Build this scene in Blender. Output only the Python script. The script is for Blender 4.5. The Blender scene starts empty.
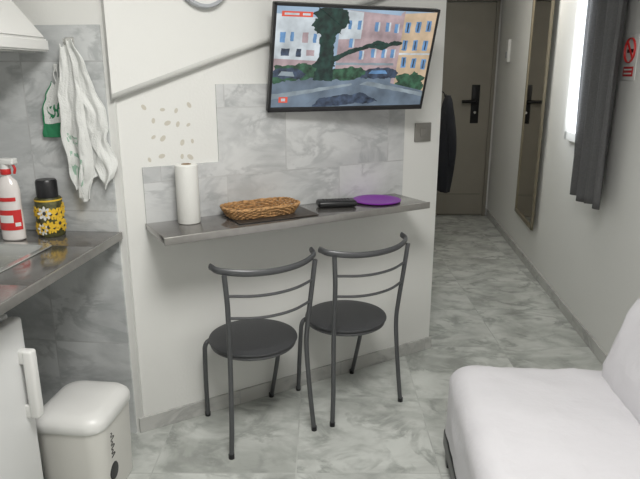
import bpy, bmesh, math, random
from mathutils import Matrix, Vector, noise as mnoise
random.seed(4)
S=bpy.context.scene
col=S.collection
PI=math.pi
# ------------------------------------------------------------------ materials
def pmat(name,color,rough=.5,metal=0.,bump=0.,bscale=60.,var=0.,vscale=8.,emis=0.,coat=0.,sheen=0.,bdist=.01):
    m=bpy.data.materials.new(name);m.use_nodes=True
    nt=m.node_tree;b=nt.nodes['Principled BSDF']
    b.inputs['Base Color'].default_value=(*color,1)
    b.inputs['Roughness'].default_value=rough
    b.inputs['Metallic'].default_value=metal
    if coat:
        b.inputs['Coat Weight'].default_value=coat;b.inputs['Coat Roughness'].default_value=.12
    if sheen:b.inputs['Sheen Weight'].default_value=sheen
    if emis:
        b.inputs['Emission Color'].default_value=(*color,1);b.inputs['Emission Strength'].default_value=emis
    tc=nt.nodes.new('ShaderNodeTexCoord')
    if var:
        n=nt.nodes.new('ShaderNodeTexNoise');n.inputs['Scale'].default_value=vscale;n.inputs['Detail'].default_value=5
        nt.links.new(tc.outputs['Object'],n.inputs['Vector'])
        mx=nt.nodes.new('ShaderNodeMix');mx.data_type='RGBA'
        mx.inputs[6].default_value=(*[c*(1-var) for c in color],1)
        mx.inputs[7].default_value=(*[min(1,c*(1+var)) for c in color],1)
        rm=nt.nodes.new('ShaderNodeMapRange');rm.inputs[1].default_value=.3;rm.inputs[2].default_value=.7
        nt.links.new(n.outputs['Fac'],rm.inputs[0])
        nt.links.new(rm.outputs[0],mx.inputs[0]);nt.links.new(mx.outputs[2],b.inputs['Base Color'])
        if emis: nt.links.new(mx.outputs[2],b.inputs['Emission Color'])
    if bump:
        n=nt.nodes.new('ShaderNodeTexNoise');n.inputs['Scale'].default_value=bscale;n.inputs['Detail'].default_value=4
        nt.links.new(tc.outputs['Object'],n.inputs['Vector'])
        bp=nt.nodes.new('ShaderNodeBump');bp.inputs['Strength'].default_value=bump;bp.inputs['Distance'].default_value=bdist
        nt.links.new(n.outputs['Fac'],bp.inputs['Height']);nt.links.new(bp.outputs['Normal'],b.inputs['Normal'])
    return m

def marble(name,axes='xz',tile=(.6,.6),off=(0,0),base=(.72,.73,.73),mid=(.5,.51,.52),vein=(.25,.26,.28),grout=(.42,.42,.42),
           rough=.18,vs=1.6,stagger=0.,cloud=.25,grout_w=.003,rot=.6,stretch=1.7,width=.07,veinamt=.7,groutamt=1.):
    m=bpy.data.materials.new(name);m.use_nodes=True
    nt=m.node_tree;N=nt.nodes;L=nt.links;b=N['Principled BSDF']
    tc=N.new('ShaderNodeTexCoord');sp=N.new('ShaderNodeSeparateXYZ');L.new(tc.outputs['Object'],sp.inputs[0])
    cb=N.new('ShaderNodeCombineXYZ')
    a={'x':0,'y':1,'z':2}
    L.new(sp.outputs[a[axes[0]]],cb.inputs[0]);L.new(sp.outputs[a[axes[1]]],cb.inputs[1])
    mp=N.new('ShaderNodeMapping');mp.inputs['Location'].default_value=(off[0],off[1],0);L.new(cb.outputs[0],mp.inputs[0])
    br=N.new('ShaderNodeTexBrick');br.offset=stagger;br.inputs['Scale'].default_value=1
    br.inputs['Brick Width'].default_value=tile[0];br.inputs['Row Height'].default_value=tile[1]
    br.inputs['Mortar Size'].default_value=grout_w;br.inputs['Mortar Smooth'].default_value=.3
    br.inputs['Color1'].default_value=(0,0,0,1);br.inputs['Color2'].default_value=(1,1,1,1);br.inputs['Mortar'].default_value=(.5,.5,.5,1)
    L.new(mp.outputs[0],br.inputs['Vector'])
    sc=N.new('ShaderNodeVectorMath');sc.operation='SCALE';sc.inputs['Scale'].default_value=17.
    L.new(br.outputs['Color'],sc.inputs[0])
    rt=N.new('ShaderNodeMapping');rt.inputs['Rotation'].default_value=(0,0,rot);rt.inputs['Scale'].default_value=(1.,stretch,1.)
    L.new(mp.outputs[0],rt.inputs[0])
    ad=N.new('ShaderNodeVectorMath');L.new(rt.outputs[0],ad.inputs[0]);L.new(sc.outputs[0],ad.inputs[1])
    def nz(scale,detail,dist,roughn=.6):
        n=N.new('ShaderNodeTexNoise');n.inputs['Scale'].default_value=scale;n.inputs['Detail'].default_value=detail
        n.inputs['Distortion'].default_value=dist;n.inputs['Roughness'].default_value=roughn
        L.new(ad.outputs[0],n.inputs['Vector']);return n
    n=nz(vs,7,.6)
    s=N.new('ShaderNodeMath');s.operation='SUBTRACT';s.inputs[1].default_value=.5;L.new(n.outputs['Fac'],s.inputs[0])
    ab=N.new('ShaderNodeMath');ab.operation='ABSOLUTE';L.new(s.outputs[0],ab.inputs[0])
    mr=N.new('ShaderNodeMapRange');mr.interpolation_type='SMOOTHSTEP';mr.inputs[1].default_value=0;mr.inputs[2].default_value=width
    mr.inputs[3].default_value=veinamt;mr.inputs[4].default_value=0;L.new(ab.outputs[0],mr.inputs[0])
    n3=nz(vs*1.2,3,.2);m3=N.new('ShaderNodeMapRange');m3.inputs[1].default_value=.36;m3.inputs[2].default_value=.60;L.new(n3.outputs['Fac'],m3.inputs[0])
    mm=N.new('ShaderNodeMath');mm.operation='MULTIPLY';L.new(mr.outputs[0],mm.inputs[0]);L.new(m3.outputs[0],mm.inputs[1])
    n2=nz(vs*.9,6,.6,.6)
    c2=N.new('ShaderNodeMapRange');c2.interpolation_type='SMOOTHSTEP';c2.inputs[1].default_value=.34;c2.inputs[2].default_value=.70;c2.inputs[3].default_value=0;c2.inputs[4].default_value=cloud*2
    L.new(n2.outputs['Fac'],c2.inputs[0])
    m1=N.new('ShaderNodeMix');m1.data_type='RGBA';m1.inputs[6].default_value=(*base,1);m1.inputs[7].default_value=(*mid,1)
    L.new(c2.outputs[0],m1.inputs[0])
    m2=N.new('ShaderNodeMix');m2.data_type='RGBA';m2.inputs[7].default_value=(*vein,1)
    L.new(mm.outputs[0],m2.inputs[0]);L.new(m1.outputs[2],m2.inputs[6])
    mg=N.new('ShaderNodeMix');mg.data_type='RGBA';mg.inputs[7].default_value=(*grout,1)
    ga=N.new('ShaderNodeMath');ga.operation='MULTIPLY';ga.inputs[1].default_value=groutamt;L.new(br.outputs['Fac'],ga.inputs[0])
    L.new(ga.outputs[0],mg.inputs[0]);L.new(m2.outputs[2],mg.inputs[6])
    L.new(mg.outputs[2],b.inputs['Base Color']);b.inputs['Roughness'].default_value=rough
    return m

M={}
M['wall']=pmat('wall_paint',(.75,.75,.725),.7,bump=.08,bscale=90)
M['ceil']=pmat('ceiling_paint',(.8,.8,.79),.8,bump=.05)
M['floor']=marble('floor_marble','xy',(.6,.6),(.1,.25),base=(.63,.65,.62),mid=(.38,.395,.37),vein=(.27,.285,.265),grout=(.42,.43,.41),rough=.12,vs=3.3,cloud=.44,stretch=1.3,width=.085,veinamt=.7,groutamt=.45)
M['wtile']=marble('wall_marble','xz',(.6,.3),(.12,.04),base=(.63,.64,.64),mid=(.46,.47,.475),vein=(.34,.35,.36),rough=.18,vs=2.8,stagger=.5,cloud=.42,veinamt=.62,groutamt=.5,stretch=2.)
M['ktile']=marble('kitchen_marble','xz',(.6,.6),(.35,.15),base=(.65,.665,.665),mid=(.45,.465,.47),vein=(.34,.355,.36),rough=.18,vs=2.9,cloud=.43,veinamt=.65,groutamt=.5,stretch=2.)
M['ltile']=marble('side_marble','yz',(.6,.6),(.3,.15),base=(.65,.665,.665),mid=(.45,.465,.47),vein=(.34,.355,.36),rough=.18,vs=2.9,cloud=.43,veinamt=.65,groutamt=.5,stretch=2.)
M['base']=marble('baseboard_marble','xz',(.6,1.),(.1,.5),base=(.54,.54,.52),mid=(.42,.42,.40),vein=(.33,.33,.32),rough=.25,vs=3.)
M['shelf']=pmat('shelf_metal',(.18,.17,.16),.17,var=.12,vscale=18,metal=.5,coat=.4)
M['shelfedge']=pmat('shelf_edge',(.32,.31,.295),.3,var=.08,vscale=30,metal=.6)
M['door']=pmat('door_taupe',(.27,.25,.21),.45,var=.07,vscale=3)
M['doorframe']=pmat('door_frame_taupe',(.23,.215,.18),.5)
M['black']=pmat('black_plastic',(.012,.012,.014),.35)
M['blackmetal']=pmat('black_metal',(.012,.012,.013),.4,.4)
M['frame']=pmat('chair_grey_metal',(.10,.103,.108),.38,.35)
M['seat']=pmat('seat_grey_vinyl',(.052,.054,.058),.5,bump=.3,bscale=200)
M['white']=pmat('white_plastic',(.76,.76,.74),.35)
M['binwhite']=pmat('bin_plastic',(.70,.69,.65),.35)
M['fridge']=pmat('fridge_enamel',(.74,.745,.74),.3)
M['sheet']=pmat('white_sheet',(.62,.61,.635),.9,bump=.5,bscale=5,bdist=.03,sheen=.1)
M['towel']=pmat('towel_cotton',(.74,.75,.73),.95,bump=.4,bscale=180)
M['green']=pmat('green_print',(.03,.22,.10),.9)
M['palegreen']=pmat('pale_green_print',(.34,.50,.40),.9)
M['curtain']=pmat('curtain_fabric',(.115,.115,.117),.95,bump=.4,bscale=150,var=.1,vscale=100)
M['steel']=pmat('brushed_steel',(.66,.66,.64),.22,.9)
M['switch']=pmat('switch_metal',(.28,.27,.25),.4,.5)
M['mirror']=pmat('mirror_glass',(.78,.75,.68),.03,1.)
M['bronze']=pmat('bronze_frame',(.24,.21,.15),.4,.4)
M['purple']=pmat('purple_plastic',(.22,.02,.36),.4)
M['wicker']=pmat('wicker',(.46,.26,.11),.65,var=.5,vscale=70,bump=.8,bscale=140)
M['mat']=pmat('dark_mat',(.045,.035,.028),.4,var=.3,vscale=40)
M['paper']=pmat('kitchen_paper',(.78,.78,.75),.95,bump=.15,bscale=70)
M['card']=pmat('cardboard',(.35,.26,.17),.9)
M['red']=pmat('red_plastic',(.60,.03,.03),.4)
M['yellow']=pmat('yellow_print',(.80,.52,.04),.5)
M['olive']=pmat('dark_olive_print',(.07,.07,.025),.5,var=.9,vscale=45)
M['glow']=pmat('window_daylight',(.92,.96,1.),.5,emis=.35)
M['clockrim']=pmat('clock_rim',(.45,.47,.5),.35,.4)
M['coat']=pmat('coat_fabric',(.010,.011,.015),.95,bump=.5,bscale=40)
M['decal']=pmat('decal_beige',(.57,.54,.47),.8)
M['lampshade']=pmat('added_lamp_diffuser',(1,.98,.95),.5,emis=6.)  # glowing disc of the added, unseen ceiling fixtures
M['ink']=pmat('dark_ink',(.04,.04,.04),.5)
M['pink']=pmat('white_bottle',(.76,.72,.70),.2,coat=.5)
# ------------------------------------------------------------------ mesh tools
def merge(bm,tmp,mi,M4=None):
    if M4 is not None: tmp.transform(M4)
    for f in tmp.faces: f.material_index=mi
    me=bpy.data.meshes.new('t');tmp.to_mesh(me);tmp.free();bm.from_mesh(me);bpy.data.meshes.remove(me)
def abox(bm,lo,hi,bev=0.,mi=0,seg=3,M4=None,smooth=True):
    t=bmesh.new();bmesh.ops.create_cube(t,size=1)
    c=[(a+b)/2 for a,b in zip(lo,hi)];s=[abs(b-a) for a,b in zip(lo,hi)]
    for v in t.verts: v.co=Vector((v.co.x*s[0]+c[0],v.co.y*s[1]+c[1],v.co.z*s[2]+c[2]))
    if bev: bmesh.ops.bevel(t,geom=t.edges[:],offset=bev,segments=seg,profile=.5,affect='EDGES')
    merge(bm,t,mi,M4)
def catmull(pts,n=8):
    P=[Vector(p) for p in pts];out=[]
    for i in range(len(P)-1):
        p0=P[i-1] if i else P[0]*2-P[1];p1,p2=P[i],P[i+1];p3=P[i+2] if i+2<len(P) else P[-1]*2-P[-2]
        for k in range(n):
            t=k/n
            out.append(.5*((2*p1)+(p2-p0)*t+(2*p0-5*p1+4*p2-p3)*t*t+(3*p1-p0-3*p2+p3)*t**3))
    out.append(P[-1]);return out
def atube(bm,pts,r,mi=0,seg=12,smoothpath=True,n=8,closed=False,flat=(1,1)):
    P=catmull(pts,n) if smoothpath else [Vector(p) for p in pts]
    t=bmesh.new();rings=[];up=None
    m=len(P)
    for i,p in enumerate(P):
        if closed: T=(P[(i+1)%m]-P[i-1]).normalized()
        else: T=(P[min(i+1,m-1)]-P[max(i-1,0)]).normalized()
        if up is None:
            up=Vector((0,0,1)) if abs(T.z)<.9 else Vector((1,0,0))
        up=(up-T*up.dot(T)).normalized();sd=T.cross(up)
        rr=r(i/(m-1)) if callable(r) else r
        rings.append([t.verts.new(p+sd*math.cos(2*PI*k/seg)*rr*flat[0]+up*math.sin(2*PI*k/seg)*rr*flat[1]) for k in range(seg)])
    R=range(m) if closed else range(m-1)
    for i in R:
        a,b=rings[i],rings[(i+1)%m]
        for k in range(seg): t.faces.new((a[k],a[(k+1)%seg],b[(k+1)%seg],b[k]))
    if not closed:
        t.faces.new(rings[0][::-1]);t.faces.new(rings[-1])
    bmesh.ops.recalc_face_normals(t,faces=t.faces[:])
    merge(bm,t,mi)
def alathe(bm,prof,mi=0,seg=40,c=(0,0,0),sx=1,sy=1,M4=None):
    t=bmesh.new();rings=[]
    for r,z in prof:
        if r<1e-6: rings.append([t.verts.new((c[0],c[1],c[2]+z))])
        else: rings.append([t.verts.new((c[0]+r*sx*math.cos(2*PI*k/seg),c[1]+r*sy*math.sin(2*PI*k/seg),c[2]+z)) for k in range(seg)])
    for a,b in zip(rings,rings[1:]):
        for k in range(seg):
            k2=(k+1)%seg
            if len(a)==1 and len(b)==1: continue
            if len(a)==1: t.faces.new((a[0],b[k],b[k2]))
            elif len(b)==1: t.faces.new((a[k],b[0],a[k2]))
            else: t.faces.new((a[k],b[k],b[k2],a[k2]))
    bmesh.ops.recalc_face_normals(t,faces=t.faces[:])
    merge(bm,t,mi,M4)
def apoly(bm,pts,depth,mi=0):
    t=bmesh.new();vs=[t.verts.new(p) for p in pts];f=t.faces.new(vs)
    if depth is not None:
        g=bmesh.ops.extrude_face_region(t,geom=[f])
        for v in [x for x in g['geom'] if isinstance(x,bmesh.types.BMVert)]: v.co+=Vector(depth)
        bmesh.ops.recalc_face_normals(t,faces=t.faces[:])
    merge(bm,t,mi)
def mk(name,bm,mats,mat4=None,parent=None,label=None,cat=None,smooth=True,kind=None,group=None,angle=35):
    me=bpy.data.meshes.new(name);bm.to_mesh(me);bm.free()
    for x in (mats if isinstance(mats,(list,tuple)) else [mats]): me.materials.append(x)
    o=bpy.data.objects.new(name,me);col.objects.link(o)
    if smooth:
        me.polygons.foreach_set('use_smooth',[True]*len(me.polygons))
        bb=bmesh.new();bb.from_mesh(me)
        for e in bb.edges:
            if len(e.link_faces)==2 and e.calc_face_angle(0)>math.radians(angle): e.smooth=False
        bb.to_mesh(me);bb.free()
    if parent is not None:
        o.parent=parent
        if mat4 is not None:o.matrix_local=mat4
    elif mat4 is not None:o.matrix_world=mat4
    if label:o['label']=label
    if cat:o['category']=cat
    if kind:o['kind']=kind
    if group:o['group']=group
    return o
def empty(name,mat4,label,cat,group=None):
    e=bpy.data.objects.new(name,None);col.objects.link(e);e.matrix_world=mat4;e.empty_display_size=.1
    e['label']=label;e['category']=cat
    if group:e['group']=group
    return e
def frame(x,y,z,deg): return Matrix.Translation((x,y,z))@Matrix.Rotation(math.radians(deg),4,'Z')
def B(): return bmesh.new()
FW=frame(-.836,2.448,0,30.8)      # oblique wall: +x along, -y into room
FK=frame(-.836,2.448,0,-6.)       # kitchen corner: -x left, -y into room
FR=frame(1.63,3.18,0,math.degrees(math.atan2(.9959,.0908)))  # right wall: +x deeper, +y into room
T=Matrix.Translation
CEIL=2.7
# ------------------------------------------------------------------ room shell
def struct(name,lo,hi,mat,F=None,bev=0):
    b=B();abox(b,lo,hi,bev);return mk(name,b,mat,F,smooth=False,kind='structure')
struct('floor',(-2.3,-1.4,-.1),(2.4,7.2,0),M['floor'])
struct('ceiling',(-2.3,-1.4,CEIL),(2.4,7.2,CEIL+.1),M['ceil'])
struct('wall_oblique',(0,0,0),(1.74,.12,CEIL),M['wall'],FW)
struct('wall_back',(-.75,0,0),(.02,.12,CEIL),M['wall'],FK)
struct('wall_left',(-.74,-4.,0),(-.62,.1,CEIL),M['wall'],FK)
struct('wall_right',(-4.7,-.12,0),(3.9,0,CEIL),M['wall'],FR)
struct('wall_front',(-2.2,-1.3,0),(1.6,-1.2,CEIL),M['wall'])
P1=FW@Vector((1.74,.0,0));P2=Vector((1.22,6.93,0));dd=P2-P1
FC=frame(P1.x,P1.y,0,math.degrees(math.atan2(dd.y,dd.x)))
struct('wall_corridor',(0.0,.0,0),(dd.length,.12,CEIL),M['wall'],FC)
struct('wall_end',(.9,6.93,0),(2.2,7.05,CEIL),M['wall'])
# door
b=B()
abox(b,(1.27,6.885,.01),(1.90,6.925,2.35),.004,0)
abox(b,(1.29,6.878,.25),(1.86,6.886,.27),.001,1)
mk('door_1',b,[M['door'],M['doorframe']],kind='structure',smooth=False)
b=B()
for x0,x1,z0,z1 in [(1.23,1.27,0,2.40),(1.90,1.935,0,2.40),(1.23,1.935,2.36,2.41)]:
    abox(b,(x0,6.865,z0),(x1,6.93,z1),.003)
mk('trim_1',b,M['doorframe'],kind='structure',smooth=False)
dh=empty('door_handle',T((1.735,6.885,1.28)),'black lever handle on a long backplate on the taupe door','door handle')
b=B();abox(b,(-.045,-.014,-.21),(.045,0,.21),.006);mk('backplate',b,M['blackmetal'],Matrix(),dh)
b=B();atube(b,[(0,-.01,.03),(0,-.05,.03),(-.02,-.06,.03),(-.16,-.06,.03)],.017);mk('lever',b,M['blackmetal'],Matrix(),dh)
b=B();alathe(b,[(0,0),(.014,0),(.014,.008),(0,.008)],0,20,M4=T((0,-.014,-.09))@Matrix.Rotation(PI/2,4,'X'));mk('keyhole_cylinder',b,M['steel'],Matrix(),dh)
# sloped boxing with a rounded lower ledge on oblique wall
t=B();W=1.74
prof=[(0,1.497),(-.018,1.498),(-.032,1.503),(-.041,1.513),(-.045,1.527)]
A=[t.verts.new((0,y,z)) for y,z in prof];C_=[t.verts.new((W,y,z+.6)) for y,z in prof]
A+=[t.verts.new((0,-.045,CEIL)),t.verts.new((0,0,CEIL))];C_+=[t.verts.new((W,-.045,CEIL)),t.verts.new((W,0,CEIL))]
for i in range(len(A)):
    j=(i+1)%len(A);f=t.faces.new((A[i],A[j],C_[j],C_[i]));f.smooth=i<4
t.faces.new(A[::-1]);t.faces.new(C_)
bmesh.ops.recalc_face_normals(t,faces=t.faces[:])
mk('trim_2',t,M['wall'],FW,kind='structure',smooth=False)
b=B();apoly(b,[(.105,0,.955),(1.485,0,.955),(1.485,0,1.56),(.445,0,1.56),(.445,0,1.225),(.105,0,1.225)],(0,-.010,0))
mk('trim_3',b,M['wtile'],FW,kind='structure',smooth=False)
b=B();abox(b,(-.62,-.010,0),(-.012,0,1.785));mk('trim_4',b,M['ktile'],FK,kind='structure',smooth=False)
b=B();abox(b,(-.62,-2.4,0),(-.61,-.01,1.785));mk('trim_5',b,M['ltile'],FK,kind='structure',smooth=False)
struct('baseboard_oblique',(.0,-.012,0),(1.75,0,.075),M['base'],FW,.002)
struct('baseboard_right',(-4.,0,0),(3.72,.012,.075),M['base'],FR,.002)
struct('baseboard_end',(1.935,6.91,0),(1.96,6.93,.075),M['base'])
# ------------------------------------------------------------------ window
b=B()
z0,z1,x0,x1=1.17,2.3,.42,1.00
for a,c in [((x0,0,z0),(x0+.06,.04,z1)),((x1-.06,0,z0),(x1,.04,z1)),((x0,0,z0),(x1,.04,z0+.06)),((x0,0,z1-.06),(x1,.04,z1)),((.70,0,z0),(.74,.035,z1))]:
    abox(b,a,c,.004,0)
abox(b,(x0+.05,0,z0+.05),(x1-.05,.02,z1-.05),0,1)
mk('window_1',b,[M['white'],M['glow']],FR,kind='structure',smooth=False)
# curtain
cu=empty('curtain',FR@T((.32,.0,.875)),'dark grey fabric curtain panel hanging beside the bright window','curtain')
b=B();nx,nz=90,30
g=[[None]*(nz+1) for _ in range(nx+1)]
for i in range(nx+1):
    for k in range(nz+1):
        u=i/nx;w=k/nz
        wid=.50+.08*w
        x=(u-.5)*wid+.01*w
        y=.085+.028*math.sin(u*2*PI*4+.4*math.sin(w*3))+.008*math.sin(u*2*PI*9+w*2)
        z=w*1.56+ .010*math.sin(u*9)*(1-w)
        g[i][k]=b.verts.new((x,y,z))
for i in range(nx):
    for k in range(nz): b.faces.new((g[i][k],g[i+1][k],g[i+1][k+1],g[i][k+1]))
fab=mk('curtain_fabric',b,M['curtain'],Matrix(),cu,angle=80)
sm=fab.modifiers.new('s','SOLIDIFY');sm.thickness=.004
rod=empty('curtain_rod',FR@T((.7,.0,2.45)),'thin dark metal curtain rod fixed above the window','curtain rod')
b=B();atube(b,[(-.75,.085,0),(.75,.085,0)],.011,0,smoothpath=False);mk('rod',b,M['blackmetal'],Matrix(),rod)
for xx in(-.7,.65):
    b=B();atube(b,[(xx,0,0),(xx,.085,0)],.008,0,smoothpath=False);alathe(b,[(0,0),(.025,0),(.025,.006),(0,.006)],0,20,M4=T((xx,.006,0))@Matrix.Rotation(PI/2,4,'X'));mk('bracket',b,M['blackmetal'],Matrix(),rod)
# mirror, hanging very slightly askew from the wall plane
mi=empty('wall_mirror',FR@T((1.94,.017,.37))@Matrix.Rotation(math.radians(-2.5),4,'Z'),'tall rectangular wall mirror in a slim bronze frame','mirror')
b=B();w2,h=.375,1.98
for a,c in [((-w2,0,0),(-w2+.035,.02,h)),((w2-.035,0,0),(w2,.02,h)),((-w2,0,0),(w2,.02,.035)),((-w2,0,h-.035),(w2,.02,h))]: abox(b,a,c,.004)
mk('mirror_frame',b,M['bronze'],Matrix(),mi)
b=B();abox(b,(-w2+.03,.002,.03),(w2-.03,.012,h-.03));mk('mirror_glass',b,M['mirror'],Matrix(),mi,smooth=False)
ic=empty('intercom',FR@T((3.2,0,1.72)),'small white rectangular intercom box on the wall','intercom')
b=B();abox(b,(-.06,0,0),(.06,.03,.22),.006);mk('housing',b,M['white'],Matrix(),ic)
b=B();abox(b,(-.03,.03,.04),(.03,.034,.1),.001);mk('button_panel',b,M['clockrim'],Matrix(),ic)
# no smoking sign
sg=empty('no_smoking_sign',FR@T((.135,0,1.675)),'white wall notice with a red prohibition ring over a cigarette','sign')
b=B();abox(b,(-.09,0,-.105),(.09,.004,.125),.001);mk('sign_plate',b,M['white'],Matrix(),sg)
b=B()
atube(b,[(.065*math.cos(t*2*PI/40),.006,.048+.062*math.sin(t*2*PI/40)) for t in range(40)],.009,0,8,False,closed=True,flat=(1,.3) )
atube(b,[(.042,.006,.09),(-.042,.006,.006)],.006,0,8,False)
mk('prohibition_ring',b,M['red'],Matrix(),sg)
b=B();abox(b,(-.045,.004,.036),(.03,.0055,.054));abox(b,(.034,.004,.036),(.042,.0055,.054));mk('cigarette_symbol',b,M['black'],Matrix(),sg)
b=B();abox(b,(-.065,.004,-.085),(.065,.006,-.035),.001)
for z in(-.05,-.07): abox(b,(-.05,.0055,z-.004),(.05,.0068,z+.004),0,1)
mk('red_text_block',b,[M['red'],M['white']],Matrix(),sg)
# ------------------------------------------------------------------ shelf
b=B();abox(b,(.10,-.285,.957),(1.435,-.0,.985),.003,0)
abox(b,(.096,-.291,.955),(1.44,-.283,.987),.002,1)
sh=mk('wall_shelf',b,[M['shelf'],M['shelfedge']],FW,label='long glossy brown-grey shelf fixed along the oblique wall under the television',cat='shelf')
SZ=.987
pr=empty('paper_towel_roll',FW@T((.268,-.085,SZ)),'upright white kitchen paper roll standing on the shelf','paper towel')
b=B();alathe(b,[(.02,0),(.046,0),(.048,.004),(.048,.246),(.045,.25),(.02,.25),(.02,0)],0,48);mk('paper',b,M['paper'],Matrix(),pr)
b=B();alathe(b,[(.018,.001),(.0205,.001),(.0205,.252),(.018,.252),(.018,.001)],0,24);mk('cardboard_core',b,M['card'],Matrix(),pr)
b=B();abox(b,(-.19,-.11,0),(.19,.11,.005),.002)
mk('placemat',b,M['mat'],FW@T((.63,-.14,SZ))@Matrix.Rotation(math.radians(-3),4,'Z'),label='dark brown rectangular mat lying under the basket',cat='placemat')
bk=empty('bread_basket',FW@T((.588,-.125,SZ+.0055)),'shallow rounded rectangular woven wicker basket on the dark mat','basket')
def sup(a,ex,ey,p=.55):
    c,s=math.cos(a),math.sin(a);return (ex*math.copysign(abs(c)**p,c),ey*math.copysign(abs(s)**p,s))
b=B();n=96
for j in range(6):
    z=.005+j*.0068;ex=.150+.022*j/5;ey=.072+.018*j/5
    pts=[]
    for k in range(n):
        o_=.003*(-1)**((k//2)+j);x,y=sup(2*PI*k/n+.01,ex+o_,ey+o_);pts.append((x,y,z))
    atube(b,pts,.0040,0,8,False,closed=True)
t=B();vv=[t.verts.new((*sup(2*PI*k/n+.01,.150,.072),.004)) for k in range(n)];t.faces.new(vv)
g=bmesh.ops.extrude_face_region(t,geom=t.faces[:]);[setattr(v,'co',v.co+Vector((0,0,-.003))) for v in g['geom'] if isinstance(v,bmesh.types.BMVert)];bmesh.ops.recalc_face_normals(t,faces=t.faces[:]);merge(b,t,0)
mk('woven_body',b,M['wicker'],Matrix(),bk)
b=B()
for ph in (0,PI):
    pts=[]
    for k in range(n):
        q=.002*math.cos(2*PI*k/6+ph);x,y=sup(2*PI*k/n+.01,.175+q,.093+q);pts.append((x,y,.045+.003*math.sin(2*PI*k/6+ph)))
    atube(b,pts,.004,0,8,False,closed=True)
mk('braided_rim',b,M['wicker'],Matrix(),bk)
rm=empty('remote_control',FW@T((.985,-.135,SZ))@Matrix.Rotation(math.radians(-20),4,'Z'),'black television remote control lying on the shelf','remote control')
b=B();abox(b,(-.095,-.042,0),(.095,.042,.032),.013);mk('remote_body',b,M['black'],Matrix(),rm)
b=B()
for i in range(9):
    for j in range(3): abox(b,(-.066+i*.015,-.022+j*.016,.031),(-.057+i*.015,-.012+j*.016,.0345),.001)
mk('button_grid',b,M['ink'],Matrix(),rm)
b=B();alathe(b,[(0,.002),(.07,.002),(.085,.006),(.118,.010),(.122,.008),(.120,.004),(.085,0),(0,0)],0,56)
mk('plate',b,M['purple'],FW@T((1.225,-.135,SZ)),label='flat purple plastic plate lying on the shelf',cat='plate')
so=empty('light_switch',FW@T((1.615,0,1.30)),'square brushed grey metal light switch on the wall','light switch')
b=B();abox(b,(-.055,-.010,-.05),(.055,0,.05),.003);mk('switch_plate',b,M['switch'],Matrix(),so)
b=B();abox(b,(-.022,-.015,-.022),(.022,-.009,.022),.003);mk('rocker',b,M['switch'],Matrix(),so)
# leaf stickers
dec=None
for i in range(16):
    a=.15+.06*(i%4)+random.uniform(-.02,.02);z=1.27+.065*(i//4)+random.uniform(-.02,.02)
    if dec is None:
        b=B();apoly(b,[(math.cos(k/10*2*PI)*.014,0,math.sin(k/10*2*PI)*.009) for k in range(10)],(0,-.0004,0))
        dec=mk('wall_sticker',b,M['decal'],label='small beige leaf sticker on the white wall',cat='wall sticker',group='leaf stickers on the wall');o=dec
    else:
        o=dec.copy();col.objects.link(o)
    o.matrix_world=FW@T((a,0,z))@Matrix.Rotation(random.random()*PI,4,'Y')@Matrix.Scale(random.uniform(.7,1.15),4)
ck=empty('wall_clock',FW@T((.39,-.045,1.97)),'round white wall clock with a grey rim','clock')
R90=Matrix.Rotation(PI/2,4,'X')
b=B();alathe(b,[(.095,0),(.11,0),(.112,.02),(.108,.034),(.096,.034),(.095,0)],0,56,M4=R90);mk('clock_rim',b,M['clockrim'],Matrix(),ck)
b=B();alathe(b,[(0,0),(.097,0),(.097,.022),(0,.022)],0,56,M4=R90);mk('clock_face',b,M['white'],Matrix(),ck)
b=B();abox(b,(-.003,-.026,-.01),(.003,-.023,.06),.001);abox(b,(-.01,-.029,-.003),(.045,-.026,.003),.001);mk('clock_hands',b,M['black'],Matrix(),ck)
# ------------------------------------------------------------------ television
tvm=T((.158,2.848,1.662))@Matrix.Rotation(.39,4,'Z')@Matrix.Rotation(.28,4,'X')
tv=empty('television',tvm,'black flat screen television on a wall arm showing a street scene','television')
b=B();abox(b,(-.40,.0,-.235),(.40,.03,.235),.006);abox(b,(-.27,.03,-.17),(.27,.05,.12),.012)
mk('housing',b,M['black'],Matrix(),tv)
b=B()
for a,c in [((-.40,-.006,-.235),(.40,.004,-.213)),((-.40,-.006,.222),(.40,.004,.235)),((-.40,-.006,-.235),(-.388,.004,.235)),((.388,-.006,-.235),(.40,.004,.235))]: abox(b,a,c,.002)
mk('bezel',b,M['black'],Matrix(),tv)
def em(name,c,s=.9,var=.15,vs=20):
    m=pmat(name,c,.25,var=var,vscale=vs,emis=s);nt=m.node_tree
    for l in list(nt.links):
        if l.to_socket.name=='Base Color': nt.links.remove(l)
    nt.nodes['Principled BSDF'].inputs['Base Color'].default_value=(.01,.01,.01,1)
    return m
SM=[em('scr_sky',(.38,.52,.68),.8,.2,6),em('scr_road',(.15,.20,.26),.85,.4,8),em('scr_tree',(.008,.035,.028),.9,.8,30),em('scr_pink',(.50,.38,.40),.75,.35,14),
    em('scr_peach',(.66,.50,.34),.78,.25,12),em('scr_blue',(.14,.30,.55),.8,.3,24),em('scr_bush',(.03,.09,.05),.9,.8,30),em('scr_red',(.70,.09,.05),.95,.1),
    em('scr_white',(.60,.66,.70),.85,.28,14),em('scr_car',(.04,.06,.10),.9,.8,30),em('scr_kerb',(.28,.34,.38),.8,.35,12)]
b=B();layer=[0]
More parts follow.
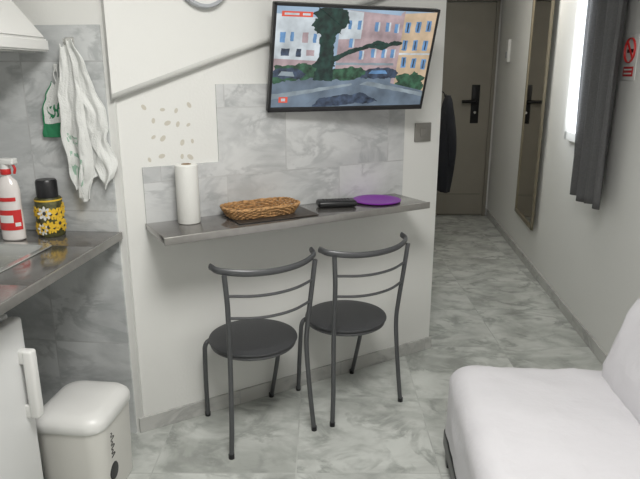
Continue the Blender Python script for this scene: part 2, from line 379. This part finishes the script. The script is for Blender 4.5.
def sp(pts,mi,rag=0.):
    layer[0]+=1
    y=-.0002-.00004*layer[0]
    if rag:
        q=[]
        for i in range(len(pts)):
            a=Vector((*pts[i],0));c=Vector((*pts[(i+1)%len(pts)],0));nn=max(2,int((c-a).length/.012))
            for k in range(nn):
                p=a.lerp(c,k/nn);s=mnoise.noise_vector(Vector((p.x*23,p.y*23,layer[0]*3.1)))+.6*mnoise.noise_vector(Vector((p.x*60,p.y*60,layer[0]*3.1)))
                q.append((min(.999,max(.001,p.x+s.x*rag)),min(.999,max(.001,p.y+s.y*rag*1.6))))
        pts=q
    apoly(b,[(-.388+u*.776,y,-.213+v*.435) for u,v in pts],None,mi)
def sr(u0,v0,u1,v1,mi,rag=0): sp([(u0,v0),(u1,v0),(u1,v1),(u0,v1)],mi,rag)
sr(0,0,1,1,0);sr(0,0,1,.36,1)
sp([(.0,.38),(.27,.36),(.27,.90),(.0,.93)],8);sp([(0,.38),(.27,.36),(.27,.48),(0,.50)],3)
for (u,v,w_,h_,c_) in [(.03,.66,.03,.10,5),(.09,.67,.02,.09,5),(.16,.66,.035,.10,3),(.225,.66,.02,.09,5),(.04,.53,.05,.07,9),(.13,.52,.03,.08,9),(.19,.53,.05,.06,3)]: sr(u,v,u+w_,v+h_,c_,.003)
sp([(.38,.30),(.78,.36),(.78,.95),(.38,.99)],3);sp([(.38,.70),(.52,.71),(.52,.97),(.38,.99)],8)
for (u,v) in [(.43,.80),(.49,.80),(.60,.79),(.67,.79),(.73,.78),(.60,.52),(.67,.52),(.73,.52),(.45,.62),(.52,.50)]: sr(u,v,u+.022,v+.09,5,.004);sr(u+.022,v,u+.032,v+.09,8,.002)
sr(.38,.44,.78,.465,10,.003)
sp([(.76,.22),(1,.15),(1,1),(.76,.97)],4);sp([(.76,.22),(.785,.21),(.785,1),(.76,.97)],3)
for (u,v) in [(.80,.78),(.87,.79),(.94,.80),(.80,.60),(.87,.60),(.94,.60),(.81,.42),(.88,.41),(.95,.40)]: sr(u,v,u+.034,v+.11,5,.004);sr(u+.012,v+.01,u+.022,v+.10,9,.002)
sr(.785,.555,1,.575,8,.003)
sp([(0,.26),(.2,.30),(.45,.27),(.6,.32),(.6,.38),(.48,.42),(.36,.40),(.2,.45),(0,.43)],6,.02)
sp([(.0,.31),(.16,.30),(.2,.35),(.15,.40),(.03,.41),(0,.38)],9,.01)
sp([(.03,.33),(.13,.32),(.12,.37),(.05,.375)],10,.004)
sp([(.55,.30),(.78,.30),(.8,.36),(.74,.42),(.6,.40)],9,.015)
sp([(.60,.35),(.73,.35),(.71,.39),(.62,.385)],5,.004)
sp([(.80,.20),(.98,.17),(.99,.32),(.9,.38),(.8,.34)],6,.02)
sp([(.2,.0),(.95,.0),(1,.16),(.62,.30),(.4,.27)],1)
sp([(.0,.08),(.5,.23),(.5,.25),(.0,.14)],10,.004);sp([(.55,.24),(1,.10),(1,.14),(.6,.27)],10,.004)
sp([(.26,.0),(.70,.04),(.58,.15),(.3,.10)],9,.012)
sp([(.25,.28),(.37,.27),(.355,.6),(.38,1),(.26,1),(.27,.6)],2,.010)
sp([(.22,.82),(.3,.72),(.40,.77),(.43,.90),(.41,1),(.24,1)],2,.03)
sp([(.24,.42),(.38,.42),(.36,.52),(.3,.56),(.25,.5)],2,.02)
sp([(.33,.50),(.45,.60),(.58,.66),(.66,.64),(.74,.70),(.80,.68),(.79,.655),(.72,.64),(.66,.60),(.58,.62),(.46,.55),(.34,.45)],2,.008)
sp([(.58,.64),(.62,.70),(.68,.69),(.70,.66),(.66,.63)],2,.015)
sr(.03,.905,.21,.955,7);sr(.045,.92,.13,.94,8);sr(.15,.92,.195,.94,8)
sr(.045,.05,.10,.11,7);sr(.06,.065,.085,.095,8)
mk('screen',b,SM,Matrix(),tv,smooth=False)
WtoTV=tvm.inverted()@FW
b2=B();abox(b2,(1.0,-.02,1.60),(1.12,-.012,1.76),.002);abox(b2,(1.045,-.11,1.655),(1.075,-.015,1.685),.004);b2.transform(WtoTV)
mk('wall_arm',b2,M['blackmetal'],Matrix(),tv)
# ------------------------------------------------------------------ chairs
def build_chair(name,F,label):
    e=empty(name,F,label,'chair','grey metal chairs by the shelf')
    b=B();alathe(b,[(0,.436),(.185,.436),(.198,.438),(.202,.444),(.200,.450),(.190,.454),(.15,.456),(0,.455)],0,64);mk('seat',b,M['seat'],Matrix(),e)
    b=B();n=48
    atube(b,[(.185*math.cos(2*PI*k/n),.185*math.sin(2*PI*k/n),.427) for k in range(n)],.010,0,10,False,closed=True)
    mk('seat_frame',b,M['frame'],Matrix(),e)
    for s in(-1,1):
        b=B();atube(b,[(s*.207,-.195,.0),(s*.196,-.185,.15),(s*.187,-.172,.33),(s*.184,-.168,.45),(s*.188,-.178,.56),(s*.196,-.195,.70),(s*.208,-.205,.835)],.0108,0,12)
        alathe(b,[(0,0),(.013,0),(.013,.02),(0,.02)],1,16,c=(s*.207,-.195,0))
        mk('leg',b,[M['frame'],M['black']],Matrix(),e)
    for s in(-1,1):
        b=B();atube(b,[(s*.13,.125,.422),(s*.175,.11,.422),(s*.193,.105,.404),(s*.195,.11,.36),(s*.187,.14,.2),(s*.172,.18,0)],.0108,0,12)
        alathe(b,[(0,0),(.013,0),(.013,.02),(0,.02)],1,16,c=(s*.172,.18,0))
        mk('leg',b,[M['frame'],M['black']],Matrix(),e)
    b=B()
    atube(b,[(-.235,-.125,.855),(-.215,-.18,.848),(-.12,-.235,.838),(0,-.252,.834),(.12,-.235,.838),(.215,-.18,.848),(.235,-.125,.855)],.0125,0,14,flat=(.7,1.15))
    for z,yy,hw in [(.745,-.200,.198),(.645,-.19,.192)]:
        atube(b,[(-hw,yy,z),(-hw*.5,yy-.038,z-.006),(0,yy-.05,z-.008),(hw*.5,yy-.038,z-.006),(hw,yy,z)],.0062,0,10)
    mk('backrest',b,M['frame'],Matrix(),e)
    return e
build_chair('dining_chair',frame(-.305,2.525,0,31),'grey metal chair with round padded seat, nearer the kitchen counter')
build_chair('dining_chair',frame(.128,2.775,0,32.5),'grey metal chair with round padded seat, farther along the shelf')
# ------------------------------------------------------------------ kitchen counter
b=B()
def cbox(x0,y0,x1,y1,z0=.937,z1=.963,mi=0,bev=.002): abox(b,(x0,y0,z0),(x1,y1,z1),bev,mi)
cbox(-.608,-.24,-.0,-.012);cbox(-.608,-2.2,-.0,-.68);cbox(-.19,-.68,-.0,-.24);cbox(-.608,-.68,-.55,-.24)
cbox(.0,-2.2,.008,-.012,.932,.964,1)
mk('kitchen_worktop',b,[M['shelf'],M['shelfedge']],FK,label='glossy brown-grey worktop running along the kitchen wall',cat='worktop')
CT=.964
sk=empty('kitchen_sink',FK@T((-.37,-.46,.963)),'stainless steel sink bowl set into the dark worktop','sink')
b=B()
def ring(bm,hx,hy,z,r=.04,n=6):
    out=[]
    for cx,cy,a0 in [(hx-r,hy-r,0),(-hx+r,hy-r,PI/2),(-hx+r,-hy+r,PI),(hx-r,-hy+r,3*PI/2)]:
        for k in range(n+1):
            a=a0+k/n*PI/2;out.append(bm.verts.new((cx+r*math.cos(a),cy+r*math.sin(a),z)))
    return out
rs=[ring(b,.20,.24,.001),ring(b,.198,.238,.004),ring(b,.176,.216,.003),ring(b,.170,.210,-.01),ring(b,.16,.20,-.10),ring(b,.14,.18,-.12)]
for a,c in zip(rs,rs[1:]):
    for k in range(len(a)): b.faces.new((a[k],a[(k+1)%len(a)],c[(k+1)%len(a)],c[k]))
b.faces.new(rs[-1]);bmesh.ops.recalc_face_normals(b,faces=b.faces[:])
mk('basin',b,M['steel'],Matrix(),sk)
b=B();alathe(b,[(0,0),(.035,0),(.04,.003),(.025,.004),(0,.002)],0,32,c=(0,0,-.119));mk('drain',b,M['blackmetal'],Matrix(),sk)
# fridge
fr=empty('refrigerator',FK@T((-.345,-.88,0)),'white compact refrigerator standing under the worktop','refrigerator')
b=B();abox(b,(-.24,-.28,.02),(.20,.28,.83),.006);mk('fridge_body',b,M['fridge'],Matrix(),fr)
b=B();abox(b,(.205,-.28,.05),(.25,.28,.825),.012);dr=mk('fridge_door',b,M['fridge'],Matrix(),fr)
b=B();abox(b,(.262,.225,.47),(.298,.262,.72),.01);abox(b,(.245,.228,.67),(.275,.259,.72),.006);abox(b,(.245,.228,.47),(.275,.259,.52),.006);mk('handle',b,M['white'],Matrix(),dr)
b=B();abox(b,(.250,-.02,.60),(.2525,.10,.625),.001);mk('badge',b,M['red'],Matrix(),dr)
for xx in(-.2,.16):
    for yy in(-.24,.24):
        b=B();alathe(b,[(0,0),(.02,0),(.02,.022),(0,.022)],0,16,c=(xx,yy,0));mk('foot',b,M['black'],Matrix(),fr)
# range hood
b=B()
def prism(bm,r0,z0,r1,z1,mi=0):
    t=bmesh.new()
    lo=[t.verts.new((x,y,z0)) for x,y in [(r0[0],r0[2]),(r0[1],r0[2]),(r0[1],r0[3]),(r0[0],r0[3])]]
    hi=[t.verts.new((x,y,z1)) for x,y in [(r1[0],r1[2]),(r1[1],r1[2]),(r1[1],r1[3]),(r1[0],r1[3])]]
    t.faces.new(lo[::-1]);t.faces.new(hi)
    for k in range(4): t.faces.new((lo[k],lo[(k+1)%4],hi[(k+1)%4],hi[k]))
    bmesh.ops.bevel(t,geom=t.edges[:],offset=.006,segments=3,affect='EDGES')
    merge(bm,t,mi)
hd=empty('range_hood',FK@T((-.61,-.05,1.685)),'white sloped range hood on the kitchen wall','range hood')
prism(b,(0,.41,-.6,0),0,(0,.41,-.6,0),.045);prism(b,(0,.405,-.595,-.005),.046,(0,.24,-.42,-.10),.30);prism(b,(0,.24,-.42,-.10),.30,(0,.24,-.42,-.10),1.005)
mk('hood_shell',b,M['white'],Matrix(),hd)
b=B();abox(b,(.04,-.56,-.006),(.37,-.04,.001),.002);mk('grease_filter',b,M['steel'],Matrix(),hd)
# detergent bottle
sb=empty('detergent_bottle',FK@T((-.37,-.17,CT)),'white detergent bottle with a red label by the sink','bottle')
b=B();alathe(b,[(0,0),(.040,0),(.046,.006),(.047,.08),(.044,.14),(.046,.2),(.038,.235),(.018,.255),(.014,.265),(0,.265)],0,40,sx=1.,sy=.75);mk('bottle_body',b,M['pink'],Matrix(),sb)
b=B();alathe(b,[(0,.262),(.018,.262),(.018,.30),(.014,.305),(0,.305)],1,24);abox(b,(-.016,-.018,.30),(.045,.018,.325),.006,1);atube(b,[(.03,0,.305),(.04,0,.285),(.035,0,.265)],.005,0)
alathe(b,[(.0185,.262),(.0195,.264),(.0195,.282),(.0185,.284)],0,24);mk('trigger_cap',b,[M['red'],M['white']],Matrix(),sb)
b=B()
for a0,a1,z0,z1,mi_,rr in [(-2.6,-.2,.045,.125,0,.0480),(-2.2,-1.0,.075,.105,1,.0486),(-.9,-.4,.06,.075,1,.0486),(-2.3,-.6,.16,.175,0,.0468)]:
    t=B();n=16;lo=[];hi=[]
    for k in range(n+1):
        a=a0+(a1-a0)*k/n;lo.append(t.verts.new((rr*math.cos(a),rr*.76*math.sin(a),z0)));hi.append(t.verts.new((rr*math.cos(a),rr*.76*math.sin(a),z1)))
    for k in range(n): t.faces.new((lo[k],lo[k+1],hi[k+1],hi[k]))
    merge(b,t,mi_)
mk('bottle_label',b,[M['red'],M['white']],Matrix(),sb)
# canister
cn=empty('storage_canister',FK@T((-.26,-.085,CT)),'cylindrical canister with black lid and yellow sunflower print','canister')
NS=Matrix.Diagonal((.92,.92,1,1))
b=B();alathe(b,[(0,0),(.054,0),(.057,.004),(.057,.15),(.052,.158),(0,.158)],0,48);b.transform(NS);mk('canister_body',b,M['olive'],Matrix(),cn)
b=B();alathe(b,[(0,.158),(.044,.158),(.045,.175),(.045,.222),(.04,.23),(0,.231)],0,40);b.transform(NS);mk('lid',b,M['black'],Matrix(),cn)
b=B();random.seed(9)
for i in range(16):
    a=-3.0+(i%8)*.44+.22*(i//8)+random.uniform(-.08,.08);z=.045+.062*(i//8)+random.uniform(-.012,.012);sc=random.uniform(1.05,1.45);mt=[0,0,0,3,0,0,0,0][i%8]
    R=Matrix.Rotation(a,4,'Z')@T((.0573,0,z))@Matrix.Rotation(PI/2,4,'Y')@Matrix.Scale(sc,4)
    for k in range(8):
        alathe(b,[(0,0),(.008,0),(.008,.0012),(0,.0012)],mt,8,sx=1.4,sy=.6,M4=R@Matrix.Rotation(k*2*PI/8+i,4,'Z')@T((.010,0,0)))
    alathe(b,[(0,0),(.007,0),(.005,.002),(0,.002)],1,12,M4=R)
alathe(b,[(.0571,.146),(.0577,.146),(.0577,.152),(.0571,.152)],0,48);b.transform(NS)
mk('flower_print',b,[M['yellow'],M['ink'],M['red'],M['white']],Matrix(),cn)
# towel
hk=empty('towel_hook',FK@T((-.135,-.010,1.72)),'small steel hook fixed on the marble tiles','hook')
b=B();abox(b,(-.018,-.006,-.02),(.018,0,.02),.003);mk('hook_plate',b,M['steel'],Matrix(),hk)
b=B();atube(b,[(0,-.004,0),(0,-.03,-.012),(0,-.045,-.004),(0,-.048,.012)],.004,0);mk('hook_arm',b,M['steel'],Matrix(),hk)
def cloth(name,widths,z0,zbot,xc,mats,parent,freqs,amp=.014,y0=-.03,matfn=None,nx=90,nz=90,edge=.006,sd=0.,slant=0.):
    b=B();g=[]
    def interp(t,arr):
        p=t*(len(arr)-1);i=min(int(p),len(arr)-2);f=p-i;f=f*f*(3-2*f);return arr[i]*(1-f)+arr[i+1]*f
    for k in range(nz+1):
        t=k/nz;w=interp(t,widths);c=interp(t,xc);row=[]
        for i in range(nx+1):
            u=i/nx
            zz=z0-.014*math.sin(u*PI*2)*(1-t)+(zbot(u)-z0)*t
            us=u+slant*(t-.3)
            s=mnoise.noise(Vector((us*freqs,t*1.8,sd)))*1.6+.5*mnoise.noise(Vector((us*freqs*1.9,t*4.,sd+3)))+.3*(1-2*abs(mnoise.noise(Vector((us*3+t*3,t*5-us*2,sd+9)))))
            y=y0+amp*s*(.35+.65*t)
            e=edge*mnoise.noise(Vector((t*5,2 if u>.5 else 7,sd)))*min(1,t*3)
            row.append(b.verts.new((c+(u-.5)*w+e+.007*mnoise.noise(Vector((u*3,t*6,8+sd))),min(y,-.006),zz)))
        g.append(row)
    for k in range(nz):
        for i in range(nx):
            f=b.faces.new((g[k][i],g[k+1][i],g[k+1][i+1],g[k][i+1]))
            if matfn:f.material_index=matfn(i/nx,k/nz)
    o=mk(name,b,mats,Matrix(),parent,angle=80)
    s=o.modifiers.new('s','SOLIDIFY');s.thickness=.004;return o
tw=empty('kitchen_towel',FK@T((-.135,-.010,0)),'white cotton kitchen towel with faint green print hanging from the hook','towel')
def green1(u,t):
    if .72<t<.90 and (.10<u<.65) and mnoise.noise(Vector((u*9,t*16,0)))>.0: return 1
    if .58<t<.65 and .15<u<.6 and mnoise.noise(Vector((u*16,t*30,4)))>.05: return 1
    return 0
cloth('towel_front_fold',[.045,.075,.085,.095,.105,.10,.07],1.715,lambda u:1.115+.035*math.sin(u*5+1)+.02*u,[.004,.012,.018,.014,.010,.014,.012],[M['towel'],M['palegreen']],tw,2.6,.026,-.058,green1,edge=.02,sd=1.3,slant=.35)
cloth('towel_back_fold',[.045,.09,.11,.115,.13,.13,.10],1.718,lambda u:1.15+.05*abs(math.sin(u*4+.4)),[.004,.022,.042,.055,.07,.08,.088],[M['towel'],M['palegreen']],tw,2.6,.022,-.030,edge=.02,sd=5.1,slant=-.3)
pt=empty('pot_holder',FK@T((-.222,-.010,0)),'white padded pot holder with green border hanging on the tiles','pot holder')
def green2(u,t):
    if t>.74 or u<.05 or u>.95: return 1
    if .40<t<.64 and .2<u<.8 and mnoise.noise(Vector((u*9,t*11,1)))>.05: return 1
    return 0
cloth('padded_cloth',[.045,.085,.10,.11,.115],1.575,lambda u:1.355,[.022,.012,0,-.002,-.004],[M['towel'],M['green']],pt,2,.006,-.018,green2,edge=.003)
b=B();atube(b,[(.02,-.016,1.57),(.012,-.014,1.60),(.02,-.012,1.625),(.028,-.014,1.60),(.022,-.016,1.57)],.0022,0);abox(b,(.012,-.012,1.61),(.028,0,1.64),.003);mk('hanging_loop',b,M['towel'],Matrix(),pt)
# ------------------------------------------------------------------ bin
bn=empty('pedal_bin',frame(-.925,2.09,0,-6),'white plastic pedal bin with a rounded lid under the worktop','waste bin')
def rstack(bm,L,n=8,cap=True,mi=0):
    t=bmesh.new()
    R=[ring(t,hx,hy,z,r,n) for hx,hy,z,r in L]
    for a,c in zip(R,R[1:]):
        for k in range(len(a)): t.faces.new((a[k],a[(k+1)%len(a)],c[(k+1)%len(a)],c[k]))
    t.faces.new(R[0][::-1]);t.faces.new(R[-1]);bmesh.ops.recalc_face_normals(t,faces=t.faces[:]);merge(bm,t,mi)
b=B();rstack(b,[(.125,.142,.0,.06),(.129,.146,.004,.06),(.137,.155,.325,.065)]);mk('bin_body',b,M['binwhite'],Matrix(),bn)
b=B();rstack(b,[(.141,.159,.325,.068),(.143,.161,.329,.068),(.143,.161,.350,.068),(.139,.157,.364,.068),(.125,.143,.380,.065),(.095,.11,.391,.055),(.03,.04,.395,.02)]);mk('lid',b,M['white'],Matrix(),bn)
b=B();abox(b,(.132,-.12,.015),(.18,-.03,.04),.008);mk('pedal',b,M['black'],Matrix(),bn)
b=B();alathe(b,[(0,0),(.034,0),(.031,.004),(0,.005)],0,24,sx=1.1,sy=1.,M4=T((.1305,-.062,.115))@Matrix.Rotation(PI/2,4,'Y'));mk('round_badge',b,M['black'],Matrix(),bn)
b=B()
for k in range(6):
    z=.18+k*.018;x=.1333+.025*(z-.1)*.5
    h=.012 if k%2 else .024
    atube(b,[(x,-.075,z),(x+.0004,-.075+h,z+.004),(x+.0004,-.075+h,z+.010),(x,-.073,z+.013)],.0018,0,6,n=4)
mk('printed_mark',b,M['ink'],Matrix(),bn)
# ------------------------------------------------------------------ sofa
sf=empty('sofa_bed',frame(1.0,1.35,0,-4),'low sofa bed covered with a wrinkled white sheet','sofa')
def soft(bm,lo,hi,bev,cuts,amp,fr,mi=0,shear=0,bulge=0.):
    t=bmesh.new();bmesh.ops.create_cube(t,size=1)
    c=[(a+q)/2 for a,q in zip(lo,hi)];s=[abs(q-a) for a,q in zip(lo,hi)]
    for v in t.verts: v.co=Vector((v.co.x*s[0]+c[0],v.co.y*s[1]+c[1],v.co.z*s[2]+c[2]))
    bmesh.ops.bevel(t,geom=t.edges[:],offset=bev,segments=6,profile=.5,affect='EDGES')
    for _ in range(cuts): bmesh.ops.subdivide_edges(t,edges=[e for e in t.edges if e.calc_length()>.028],cuts=1,use_grid_fill=True)
    t.normal_update()
    for v in t.verts:
        p=v.co*fr
        d=mnoise.noise(p)+.8*max(0,1-3.2*abs(mnoise.noise(Vector((p.x*1.3+p.y,p.y*.6-p.x,p.z)))))**2+.6*max(0,1-3.5*abs(mnoise.noise(Vector((p.x*.7-p.y*1.6,p.y*.9+p.x,p.z+4)))))**2
        bz=bulge*math.sin(PI*min(1,max(0,(v.co.z-lo[2])/s[2])))
        v.co+=v.normal*amp*d
        v.co.x+=shear*(v.co.z-.45)-bz
    merge(bm,t,mi)
b=B();soft(b,(-.53,-.95,.10),(.25,.885,.460),.075,5,.008,3.4);mk('sheet_cover',b,M['sheet'],Matrix(),sf,angle=80)
b=B();soft(b,(.06,-.95,.36),(.36,.885,.86),.13,5,.009,3.4,shear=.33,bulge=.03);mk('backrest',b,M['sheet'],Matrix(),sf,angle=80)
b=B();abox(b,(-.535,-.93,.07),(.42,.87,.15),.012);mk('base_frame',b,M['black'],Matrix(),sf)
for xx in(-.50,.38):
    for yy in(-.85,.82):
        b=B();abox(b,(xx-.025,yy-.025,0),(xx+.025,yy+.025,.08),.005);mk('leg',b,M['black'],Matrix(),sf)
# ------------------------------------------------------------------ coat in the corridor
CP=T((1.135,5.5,.56))
ct=empty('coat',CP,'dark coat hanging on a hook in the corridor','coat')
b=B();t=B();n=28;R=[]
for k in range(26):
    q=k/25;z=.86*q
    w=.12*(1 if q<.75 else max(.12,math.sqrt(max(0,1-((q-.75)/.26)**2))))
    dp=(.055+.045*math.sin(min(1,q*1.15)*PI))*(1 if q<.75 else max(.2,math.sqrt(max(0,1-((q-.75)/.27)**2))))
    R.append([t.verts.new((math.cos(a)*dp*(1+.10*math.sin(a*5))+.01,math.sin(a)*w*(1+.08*math.sin(a*7+q*3)),z)) for a in [2*PI*i/n for i in range(n)]])
for a,c in zip(R,R[1:]):
    for k in range(n): t.faces.new((a[k],a[(k+1)%n],c[(k+1)%n],c[k]))
t.faces.new(R[0][::-1]);t.faces.new(R[-1]);bmesh.ops.recalc_face_normals(t,faces=t.faces[:]);merge(b,t,0)
mk('coat_body',b,M['coat'],Matrix(),ct,angle=80)
b=B();atube(b,[(.01,-.09,.72),(.03,-.12,.55),(.05,-.125,.38),(.04,-.11,.25)],lambda t:.040-.012*t,0,14);mk('sleeve',b,M['coat'],Matrix(),ct,angle=80)
b=B();atube(b,[(-.13,0,.90),(-.04,0,.89),(-.02,0,.85),(-.01,0,.87)],.005,0);mk('coat_hook',b,M['blackmetal'],CP,label='small metal coat hook on the corridor wall',cat='hook')
# ------------------------------------------------------------------ lights
def added_ceil_lamp(x,y,r,power,size,c=(1,.985,.95)):  # unseen fixture and area light, added to light the room and corridor
    e=empty('added_ceiling_light',T((x,y,CEIL-.001)),'unseen round flat white ceiling light added to light the scene','ceiling light','added ceiling lights')
    b=B();alathe(b,[(0,-.03),(r,-.03),(r,0),(0,0)],0,40);mk('lamp_body',b,M['white'],Matrix(),e)
    b=B();alathe(b,[(0,-.05),(r*.8,-.047),(r*.95,-.031),(0,-.031)],0,40);mk('diffuser',b,M['lampshade'],Matrix(),e)
    l=bpy.data.lights.new('lamp','AREA');l.shape='DISK';l.size=size;l.energy=power;l.color=c
    o=bpy.data.objects.new('added_lamp_source',l);col.objects.link(o);o.location=(x,y,CEIL-.08);return o
added_ceil_lamp(.05,1.0,.25,50,.9)
added_ceil_lamp(1.3,4.9,.13,8,.4,(1,.96,.89))
l=bpy.data.lights.new('daylight','AREA');l.shape='RECTANGLE';l.size=.6;l.size_y=1.0;l.energy=5;l.color=(.9,.95,1)
o=bpy.data.objects.new('window_daylight_source',l);col.objects.link(o)
o.matrix_world=FR@T((.76,.16,1.75))@Matrix.Rotation(-PI/2,4,'X')
w=bpy.data.worlds.new('w');S.world=w;w.use_nodes=True
w.node_tree.nodes['Background'].inputs[0].default_value=(.9,.95,1,1);w.node_tree.nodes['Background'].inputs[1].default_value=.3
try: S.view_settings.view_transform='Standard'
except Exception: pass
# ------------------------------------------------------------------ camera
cd=bpy.data.cameras.new('camera');cam=bpy.data.objects.new('camera',cd);col.objects.link(cam)
cd.sensor_width=36;cd.lens=33.75;cam.location=(0,0,1.6);cam.rotation_euler=(PI/2-math.atan(.275),0,0);cd.clip_start=.02
S.camera=cam
